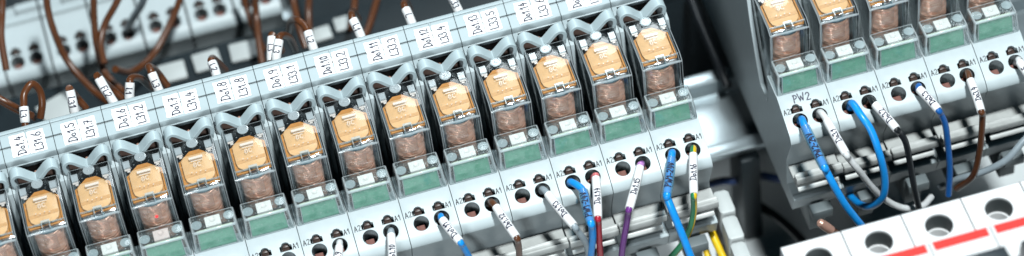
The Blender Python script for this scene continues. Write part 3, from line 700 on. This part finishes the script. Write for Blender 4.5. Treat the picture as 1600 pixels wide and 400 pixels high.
DATA = {'w9': {'pre': [[-4.59, -6.16, 38.32], [-4.59, -7.97, 42.98]], 'A': [-5.14, -10.46, 44.3], 'B': [-8.63, -19.96, 43.6], 'rest': [[-9.22, -19.46, 40.0], [-10.69, -14.96, 25.0]]},
 'w10': {'pre': [[11.1, -6.83, 38.06], [11.1, -8.64, 42.72]], 'A': [10.65, -11.39, 44.3], 'B': [7.61, -25.07, 43.6], 'rest': [[7.15, -25.1, 40.0], [6.13, -20.75, 25.0]]},
 'w11': {'pre': [[26.73, -6.5, 38.19], [26.73, -8.31, 42.85]], 'A': [26.65, -10.86, 44.3], 'B': [29.7, -20.23, 43.6], 'rest': [[30.19, -19.59, 41.0], [31.32, -19.32, 36.0], [33.42, -18.01, 24.0]]},
 'w12': {'pre': [[42.38, -6.35, 38.25], [42.38, -8.16, 42.91]], 'A': [43.2, -11.52, 44.3], 'B': [46.07, -24.15, 43.6], 'rest': [[46.42, -23.46, 41.0], [46.46, -22.76, 35.0], [46.01, -20.8, 22.0]]},
 'w13': {'pre': [[58.34, -6.66, 38.13], [58.34, -8.47, 42.79]], 'A': [59.26, -11.99, 44.3], 'B': [63.49, -25.66, 43.6], 'rest': [[64.18, -25.33, 41.0], [65.84, -25.21, 36.0], [67.04, -24.14, 29.0], [67.07, -22.64, 15.0]]},
 'w14b': {'pre': [[67.32, -6.88, 38.04], [67.32, -8.69, 42.7]], 'A': [69.6, -14.32, 44.3], 'B': [68.51, -26.14, 43.6], 'rest': [[68.86, -25.69, 41.0], [68.71, -25.41, 35.0], [67.72, -24.28, 25.0], [67.15, -21.62, 12.0]]},
 'w14r': {'pre': [[74.23, -7.33, 37.86], [74.23, -9.14, 42.52]], 'A': [74.61, -10.91, 44.3], 'B': [71.04, -24.99, 43.6], 'rest': [[71.21, -24.47, 41.0], [70.96, -24.09, 33.0], [70.91, -23.03, 22.0], [70.78, -21.32, 10.0]]},
 'w15': {'pre': [[89.61, -7.27, 37.89], [89.61, -9.08, 42.55]], 'A': [88.37, -11.32, 44.3], 'B': [80.84, -24.85, 43.6], 'rest': [[80.74, -23.97, 41.0], [79.86, -23.67, 35.0], [78.09, -23.25, 24.0], [76.73, -22.09, 10.0]]},
 'w16b': {'pre': [[99.45, -6.32, 38.26], [99.45, -8.13, 42.92]], 'A': [98.23, -11.39, 44.3], 'B': [93.05, -23.48, 43.6], 'rest': [[93.09, -23.73, 42.0], [93.62, -26.07, 39.0], [94.99, -29.59, 32.0], [97.19, -34.38, 20.0]]},
 'w16y': {'pre': [[106.03, -6.67, 38.12], [106.03, -8.48, 42.78]], 'A': [104.94, -11.92, 44.3], 'B': [100.63, -26.13, 43.6], 'rest': [[100.69, -25.56, 41.0], [100.58, -24.95, 34.0], [99.35, -24.5, 26.0], [96.53, -23.86, 18.0], [92.5, -22.36, 10.0]]},
 'p1b': {'pre': [[140.45, -6.84, 38.06], [140.45, -8.65, 42.72]], 'A': [140.02, -13.23, 44.3], 'B': [140.63, -29.08, 43.6], 'rest': [[141.35, -28.7, 41.0], [142.67, -31.8, 37.0], [145.3, -35.23, 30.0], [149.8, -36.97, 20.0], [153.27, -34.85, 10.0]]},
 'p1w': {'pre': [[146.59, -6.26, 38.28], [146.59, -8.07, 42.94]], 'A': [147.09, -12.81, 44.3], 'B': [148.36, -26.6, 43.6], 'rest': [[149.54, -25.54, 40.0], [152.0, -26.64, 35.0], [156.62, -26.45, 24.0], [161.78, -25.57, 14.0], [167.4, -25.81, 8.0], [173.72, -24.77, 5.0], [178.61, -20.28, 2.0]]},
 'p2k': {'pre': [[162.6, -6.3, 38.27], [162.6, -8.11, 42.93]], 'A': [162.81, -11.72, 44.3], 'B': [165.85, -22.54, 43.6], 'rest': [[166.9, -22.0, 41.0], [168.59, -23.13, 37.0], [169.63, -24.59, 28.0], [170.0, -27.3, 20.0], [171.37, -29.84, 8.0]]},
 'p3': {'pre': [[178.23, -6.41, 38.22], [178.23, -8.22, 42.88]], 'A': [177.43, -10.47, 44.3], 'B': [180.18, -19.67, 43.6], 'rest': [[181.18, -19.35, 41.0], [182.5, -20.01, 36.0], [183.04, -21.34, 28.0], [183.08, -23.59, 18.0], [182.16, -25.64, 8.0]]},
 'p4': {'pre': [[193.98, -6.34, 38.25], [193.98, -8.15, 42.91]], 'A': [193.21, -12.31, 44.3], 'B': [192.1, -24.42, 43.6], 'rest': [[192.86, -23.75, 41.0], [192.6, -24.52, 34.0], [191.6, -25.81, 25.0], [189.75, -26.09, 15.0], [186.07, -22.69, 6.0]]},
 'p5': {'pre': [[210.28, -6.61, 38.14], [210.28, -8.42, 42.8]], 'A': [209.78, -10.62, 44.3], 'B': [210.99, -20.71, 43.6], 'rest': [[211.98, -20.64, 41.0], [213.27, -22.47, 34.0], [213.82, -24.03, 20.0]]},
 'p2b': {'path': [[156.56, -6.5, 38.19], [156.56, -8.67, 43.78], [157.46, -14.1, 44.0], [159.18, -18.48, 41.0], [160.18, -23.22, 35.0], [160.89, -25.97, 27.0], [160.35, -27.09, 20.0], [158.4, -25.71, 14.0], [155.85, -21.8, 9.0], [154.58, -13.53, 4.0], [154.2, -2.5, 0.0]]},
 'greyr': {'path': [[212.81, -22.09, 26.0], [206.67, -24.66, 24.0], [200.0, -27.21, 20.0], [193.06, -25.65, 15.0], [187.23, -22.11, 10.0], [182.85, -17.45, 2.0]]},
 't1': {'A': [-86.62, 52.0, 63.67], 'B': [-85.77, 56.0, 66.39], 'rest': [[-85.46, 57.5, 66.69], [-84.61, 60.0, 67.78], [-81.83, 62.0, 68.97], [-80.18, 62.0, 65.57], [-80.34, 60.0, 61.77], [-82.21, 57.0, 58.25]]},
 't2': {'A': [-71.47, 52.0, 61.8], 'B': [-71.06, 57.0, 67.25], 'rest': [[-70.98, 57.5, 67.26], [-70.36, 64.0, 56.28], [-68.25, 62.0, 51.5]]},
 't3': {'A': [-58.94, 52.0, 60.4], 'B': [-61.8, 60.0, 65.95], 'rest': [[-61.84, 60.5, 66.31], [-59.91, 68.0, 52.21], [-56.81, 66.0, 46.99]]},
 't4': {'A': [-54.62, 53.0, 59.97], 'B': [-52.96, 57.0, 63.65], 'rest': [[-52.78, 58.0, 63.67], [-51.68, 60.0, 62.21], [-49.62, 63.0, 57.42], [-47.1, 66.0, 48.4]]},
 't5': {'A': [-44.82, 52.0, 59.61], 'B': [-45.82, 58.0, 64.24], 'rest': [[-45.95, 59.0, 64.7], [-46.12, 62.0, 62.95], [-44.43, 70.0, 50.92], [-42.38, 68.0, 45.18]]},
 't6': {'A': [-26.91, 52.0, 61.6], 'B': [-27.24, 57.0, 63.15], 'rest': [[-27.27, 58.0, 62.96], [-26.32, 66.0, 54.35], [-23.68, 70.0, 43.3]]},
 't7': {'A': [-9.65, 52.0, 62.03], 'B': [-7.46, 59.0, 64.96], 'rest': [[-7.29, 60.0, 64.7], [-6.2, 68.0, 54.06], [-5.06, 70.0, 45.27]]},
 't8': {'A': [-8.35, 50.0, 64.03], 'B': [-5.72, 55.0, 67.43], 'rest': [[-5.54, 56.0, 67.17], [-4.32, 58.0, 65.72], [-2.17, 62.0, 59.33], [-0.85, 66.0, 48.63]]},
 't9': {'A': [3.87, 52.0, 61.54], 'B': [3.62, 58.0, 64.43], 'rest': [[3.47, 59.0, 64.61], [2.92, 61.0, 64.76], [1.46, 64.0, 64.2], [0.08, 72.0, 55.52], [-0.95, 78.0, 44.22]]},
 't10': {'A': [18.96, 52.0, 61.66], 'B': [17.92, 58.0, 64.58], 'rest': [[17.96, 59.0, 64.69], [18.22, 62.0, 62.88], [19.78, 72.0, 52.49], [21.42, 78.0, 41.74]]},
 't11': {'A': [35.27, 52.0, 61.33], 'B': [34.69, 58.0, 62.91], 'rest': [[34.55, 59.0, 63.09], [34.87, 62.0, 61.27], [36.7, 72.0, 50.86], [38.13, 78.0, 39.94]]},
 't12': {'A': [50.26, 52.0, 61.53], 'B': [49.5, 58.0, 62.91], 'rest': [[49.37, 59.0, 63.09], [49.57, 62.0, 61.64]]},
 'b1': {'path': [[-71.97, 118.0, 50.47], [-73.33, 116.0, 43.8], [-73.52, 112.0, 37.18], [-72.05, 106.0, 27.89], [-66.81, 96.0, 22.46], [-62.26, 88.0, 22.56]]},
 'b2': {'path': [[-57.46, 118.0, 44.96], [-60.09, 114.0, 34.56], [-61.56, 108.0, 27.33], [-61.1, 101.0, 22.01], [-56.61, 92.0, 20.61]]},
 'b3': {'path': [[-48.6, 116.0, 42.14], [-52.88, 114.0, 37.45], [-57.12, 112.0, 33.03], [-60.11, 107.0, 30.09], [-60.55, 100.0, 27.74]]},
 'b4': {'path': [[-29.53, 120.0, 32.25], [-32.66, 117.0, 27.76], [-37.91, 112.0, 23.35], [-45.28, 105.0, 20.04], [-52.88, 98.0, 23.06], [-57.37, 92.0, 32.81]]},
 'b5': {'path': [[-85.14, 118.0, 55.48], [-87.62, 114.0, 48.31], [-89.94, 108.0, 43.19], [-91.01, 100.0, 36.62]]},
 'b6': {'path': [[-11.38, 120.0, 25.35], [-10.95, 116.0, 19.86], [-10.58, 110.0, 16.51], [-9.42, 100.0, 14.02]]},
 'b7': {'path': [[-7.18, 112.0, 32.16], [-8.65, 108.0, 24.32], [-10.08, 100.0, 20.72], [-11.09, 92.0, 17.03]]},
 'b8': {'path': [[4.81, 114.0, 25.51], [4.12, 108.0, 22.59], [3.71, 100.0, 20.16], [4.05, 94.0, 16.93]]},
 'b9': {'path': [[11.07, 118.0, 18.92], [8.47, 112.0, 13.45], [6.57, 104.0, 9.87]]},
 'b10': {'path': [[33.83, 112.0, 16.58], [30.15, 106.0, 14.73], [25.69, 98.0, 13.79], [21.02, 92.0, 14.08]]},
 'b11': {'path': [[-93.76, 75.0, 50.73], [-89.72, 72.0, 48.13], [-84.42, 66.0, 48.79]]},
 'g1': {'path': [[-41.46, 118.0, 37.32], [-43.82, 120.0, 29.8], [-48.05, 124.0, 19.8], [-50.71, 128.0, 11.34]]},
 'b12': {'path': [[-94.67, 72.0, 57.62], [-89.83, 68.0, 54.94], [-84.54, 60.0, 57.3]]},
 'b13': {'path': [[25.43, 112.0, 19.77], [22.87, 104.0, 18.06], [19.91, 96.0, 18.2]]},
 'yellow': {'path': [[109.53, -5.33, 6.0], [109.58, -7.99, 2.0], [109.95, -11.85, 0.0], [110.81, -16.66, -3.0], [111.6, -21.7, -6.0]]},
 'yellow2': {'path': [[107.68, -7.37, -8.0], [107.83, -10.65, -10.0], [107.82, -14.4, -12.0]]},
 'brown': {'path': [[110.91, -0.14, -6.0], [112.05, -4.32, -8.0], [112.8, -9.7, -10.0], [113.55, -16.38, -12.0]]},
 'black': {'path': [[135.02, 26.55, -40.0], [138.32, 19.51, -38.0], [141.37, 10.65, -36.0], [144.29, -0.28, -34.0]]},
 'navy': {'path': [[119.31, 27.94, -25.0], [124.76, 27.73, -25.0], [130.8, 25.9, -25.0], [137.32, 25.6, -25.0], [143.82, 21.9, -25.0], [151.6, 22.01, -25.0]]},
 'ferr': {'path': [[150.72, -33.36, 0.0], [145.52, -32.16, 10.0], [141.91, -33.09, 16.0], [138.89, -32.4, 20.0]]},
 'finger': [[[113.15, -0.18, 8.0]], [[111.8, -10.94, 8.0]], [[111.63, -21.16, 8.0]]], 'pillar': [[129.0, 20.0, -43.3], [135.4, 20.0, -44.0]], 'mcb74': [[152.1, -86.4, 74.0], [170.2, -87.0, 74.0], [151.7, -88.8, 74.0], [173.8, -96.2, 74.0]]}
GB = 'blurred brown wires in the background'
GW = 'wires leaving the terminals of the sockets'
def sw(key, name, mat, label, text, **k):
    d = DATA[key]; return sleeved(name, d['A'], d['B'], d['pre'], d['rest'], k.pop('r', 1.0), mat, label, text, GW, **k)
sw('w9', 'sleeved_wire', WWHT, 'white sleeved wire in the socket marked Do1.9, running out of the bottom edge', 'Do1.9', sr=1.3)
sw('w10', 'sleeved_wire', WGRY, 'white sleeved wire with a grey tip in the socket marked Do1.10', 'Do1.10', tip=WGRY)
sw('w11', 'sleeved_wire', WBLUE, 'blue wire in a white sleeve in the socket marked Do1.11', 'Do1.11')
sw('w12', 'sleeved_wire', WBRN, 'brown wire in a white sleeve handwritten Do1.12', 'Do1.12')
sw('w13', 'sleeved_wire', WGRY, 'grey wire in a white sleeve handwritten Do1.13', 'Do1.13')
sw('w14b', 'sleeved_wire', WBLUE, 'blue wire in a clear sleeve PW1-24V beside the red wire', 'PW1-24V', sl=BSLEEV, sr=1.55, r=1.15, size=2.0)
sw('w14r', 'sleeved_wire', WRED, 'red wire with pink tip in a white sleeve Do1.14', 'Do1.14', tip=TIPP)
sw('w15', 'sleeved_wire', WPUR, 'purple wire in a white sleeve handwritten Do1.15', 'Do1.15', tip=TIPU)
sw('w16b', 'sleeved_wire', WBLUE, 'blue wire in a clear sleeve PW1-24V beside the green-yellow wire', 'PW1-24V', sl=BSLEEV, sr=1.55, r=1.2, size=2.0)
sw('w16y', 'sleeved_wire', WYEL, 'green-yellow wire in a white sleeve handwritten Do1.16', 'Do1.16', two=plastic('earth_green', (0.015, 0.20, 0.085), 0.35, 0.05))
sw('p1b', 'sleeved_wire', WBLUE, 'blue wire in a clear sleeve PW2-24V on the right block', 'PW2-24V', sl=BSLEEV, sr=1.6, r=1.2, size=2.0)
sw('p1w', 'sleeved_wire', WWHT, 'white wire in a white sleeve Do3.1 curling under the right block', 'Do3.1', r=1.05)
sw('p2k', 'sleeved_wire', WBLK, 'black wire in a white sleeve handwritten Do3.2', 'Do3.2')
sw('p3', 'sleeved_wire', WDBLUE, 'dark blue wire in a white sleeve handwritten Do3.3', 'Do3.3')
sw('p4', 'sleeved_wire', WBRN, 'brown wire in a white sleeve handwritten Do3.4', 'Do3.4')
sw('p5', 'sleeved_wire', WWHT, 'white sleeved wire ending in 5 at the right edge of the photo', 'Do3.5')
def pw(key, name, r, mat, label, group=None):
    p0 = DATA[key]['path']; o = plain_wire(name, p0, r*(0.9 if group == GB else 1), mat, label); tag(o, label, 'wire', group); return o
pw('p2b', 'wire', 1.2, WBLUE, 'plain blue wire looping down from the right block between Do3.1 and Do3.2', GW)
pw('greyr', 'wire', 1.1, WGRY, 'grey wire sweeping in from the right edge under the right block')
GT = 'brown wires with white sleeves behind the long row'
for key, lab, tx in (('t1', 'brown looped wire with sleeve L3 behind sticker Do1.4', 'L3'), ('t2', 'brown wire, white sleeve leaning left, second from the left, behind sticker Do1.5', 'L31'), ('t3', 'brown wire with white sleeve FL2 behind sticker Do1.6', 'FL2'),
                     ('t4', 'brown looped wire with short upright white sleeve left of sticker Do1.7', 'L1'), ('t5', 'brown wire with leaning white sleeve behind sticker Do1.7', 'L3'), ('t6', 'white sleeved wire behind sticker Do1.8', 'L2'),
                     ('t7', 'white sleeved wire standing upright, behind the looped one at sticker Do1.9', 'L3'), ('t8', 'brown looped wire with white sleeve behind sticker Do1.9', 'L3'), ('t9', 'thick brown bent wire with white sleeve behind sticker Do1.10', 'L2'),
                     ('t10', 'brown wire with white sleeve, third from the right, behind sticker Do1.11', 'L1'), ('t11', 'brown-tipped white sleeved wire, second from the right, behind sticker Do1.12', 'L'), ('t12', 'white sleeved wire L33 behind sticker Do1.13', 'L33')):
    d = DATA[key]; A = Vector(d['A']); B = Vector(d['B'])
    pre = [tuple(A+(A-B).normalized()*6)]
    sleeved('sleeved_wire', A, B, pre, d['rest'], 1.15, WBRN, lab, tx, GT, sr=1.5, size=2.0)
bl = {'b1': 'over the first whole back socket', 'b2': 'dropping past the second back socket', 'b3': 'bending left beside the second back socket', 'b4': 'slanting down over the fifth back socket',
      'b5': 'along the left edge of the photo', 'b6': 'dropping beside the sixth back socket', 'b7': 'just right of the one above sticker Do1.8', 'b8': 'dropping straight above sticker Do1.9', 'b9': 'second one above sticker Do1.9',
      'b10': 'slanting above sticker Do1.11', 'b11': 'low at the left edge beside the looped L3 wire', 'b12': 'entering from the left edge behind the looped L3 wire', 'b13': 'dropping past the last back socket, above sticker Do1.10'}
for k, t in bl.items(): pw(k, 'wire', 1.3 if k not in ('b11', 'b12') else 1.1, WBRN, 'blurred brown wire '+t, GB)
pw('g1', 'wire', 1.3, WGRY, 'blurred grey wire plugged into the third back socket')
pw('yellow', 'wire', 1.25, WYEL, 'yellow wire beside the grey duct fingers at the bottom')
pw('yellow2', 'wire', 1.1, WYEL, 'second yellow wire at the bottom, left of the brown one')
pw('brown', 'wire', 1.35, WBRN, 'brown wire beside the yellow wire at the bottom')
pw('black', 'wire', 1.5, WBLK, 'black cable crossing the pale plate left of the white breakers')
tag(plain_wire('wire', [(132.2, 84, 4), (131.8, 72, 4.6), (131.8, 60, 4.8), (132.0, 50, 4.0), (132.4, 44, 2.0)], 1.5, WBLK, None), 'black tube painting the shadow gap along the lower edge of right block', 'wire')  # black tube painting the shadow gap under the block side
pw('navy', 'wire', 1.4, WNAVY, 'navy cable lying in shadow under the bare rail')
fe = pw('ferr', 'wire', 1.2, WBRN, 'short brown wire with copper tip behind the first white breaker')
d = [Vector(p) for p in DATA['ferr']['path']]; dr = (d[-1]-d[-2]).normalized()
MB().tube([d[-1]-dr*4.0, d[-1]-dr*.2, d[-1]+dr*1.5, d[-1]+dr*2.2], [1.45, 1.5, 1.3, .6], 16).build('ferrule', FERR, fe)

# pale fingers of a cable duct at the end of the long row
vd = empty('cable_duct', (0, 0, -50), 'pale grey cable duct with rounded fingers under the right end of the long row', 'cable duct')
for i in range(5):
    y1 = -0.2-10.5*i; x = 113.0-0.55*min(i, 2)
    pr = [(x+.2, y1-.9), (x+1.0, y1), (x+4.2, y1-.2), (x+5.2, y1-1.3), (x+5.2, y1-8.7), (x+4.6, y1-9.4), (x+.8, y1-9.2), (x+.1, y1-8.4)]
    MB().prism(pr, 30, 58, 'Z').build('finger', DUCTG, vd, bevel=0.9, seg=2)
MB().box(112.5, 126, -62, 0, 0, 3).box(113.4, 116.6, -62, 0, 3.02, 29.9).build('base_tray', DUCTG, vd)
# pale bent bracket at the foot of the last socket
br = MB().prism([(101.2, -14.8), (101.0, -10.5), (107.0, -8.4), (107.4, -2), (111.4, -1), (111.0, -9.8), (106, -13.4)], 9.6, 11.2, 'Z').build('end_bracket', DUCTG, bevel=0.2)
tag(br, 'pale grey bent end bracket under the green-yellow wire', 'bracket')

# ================================================================== white breakers, lower right
MW = 18.15
mcb_poly = [(-64.5, -42), (-64.5, 59.2), (-65.3, 60), (-84.0, 60), (-86.3, 60.4), (-86.5, 73.2), (-87.3, 74), (-112, 74), (-113, 73), (-113, 60), (-135, 60), (-136, 59), (-136, -42)]
def mcb_cut():
    m = MB().lathe([(4.05, -14), (4.05, 4)], MW/2, 0, 40)
    m.v = [(x, y-72.3, z+60) for x, y, z in m.v]; return [m]
MCBH = boolean_mesh(MB().prism(mcb_poly, 0.15, MW-0.15, 'X'), mcb_cut(), 'body', MCBW)
STRIPE = MB().box(1.0, MW-1.0, -90.2, -87.1, 74.0, 74.08).mesh('red_stripe', RED)
def well():
    m = MB().lathe([(4.0, 46.1), (4.0, 53.6), (3.25, 53.8), (3.25, 46.1)], MW/2, -72.3, 40); return m.mesh('well_rim', MCBW, bevel=.15)
WELL = well()
LINING = MB().lathe([(4.02, 53.9), (4.02, 59.3), (3.9, 59.3), (3.9, 53.9)], MW/2, -72.3, 40, caps=False).mesh('shade_lining', HOLED)  # dark tube painting the shade inside the white screw hole
SCR = MB().lathe([(3.2, 46.2), (3.2, 48.6), (2.8, 49.0), (.1, 49.0)], MW/2, -72.3, 32).box(MW/2-2.6, MW/2+2.6, -72.8, -71.8, 49.02, 49.3).mesh('clamp_screw', SCREW)
TOG = MB().prism([(-100.4, 74.1), (-99.8, 78), (-100.7, 83), (-106, 84), (-109.5, 76), (-109.5, 74.1)], 3.4, MW-1.2, 'X').mesh('toggle', BLACKP, bevel=0.5)
def make_mcb(label):
    t = empty('circuit_breaker', (0, 0, 0), label, 'circuit breaker', 'white breakers at the lower right')
    part('body', MCBH, t); part('red_stripe', STRIPE, t); part('well_rim', WELL, t); part('shade_lining', LINING, t); part('clamp_screw', SCR, t); part('toggle', TOG, t)
    return t
m0 = None
ml = ['at the left end, only its hole top in view', 'second from the left, mostly below the photo edge', 'third from the left, with most of its red stripe in view', 'fourth from the left, hole just under the pale pink tip', 'at the right edge of the photo, cut off']
for k in range(5):
    lab = 'white circuit breaker '+ml[k]
    if m0 is None: o = m0 = make_mcb(lab)
    else: o = copy_tree(m0); o['label'] = lab
    o.location = Vector((115.0+k*MW, 0, 0))*S
din_rail('mounting_rail', 60, 330, -100, -42.3, 'zinc mounting rail behind the white breakers')
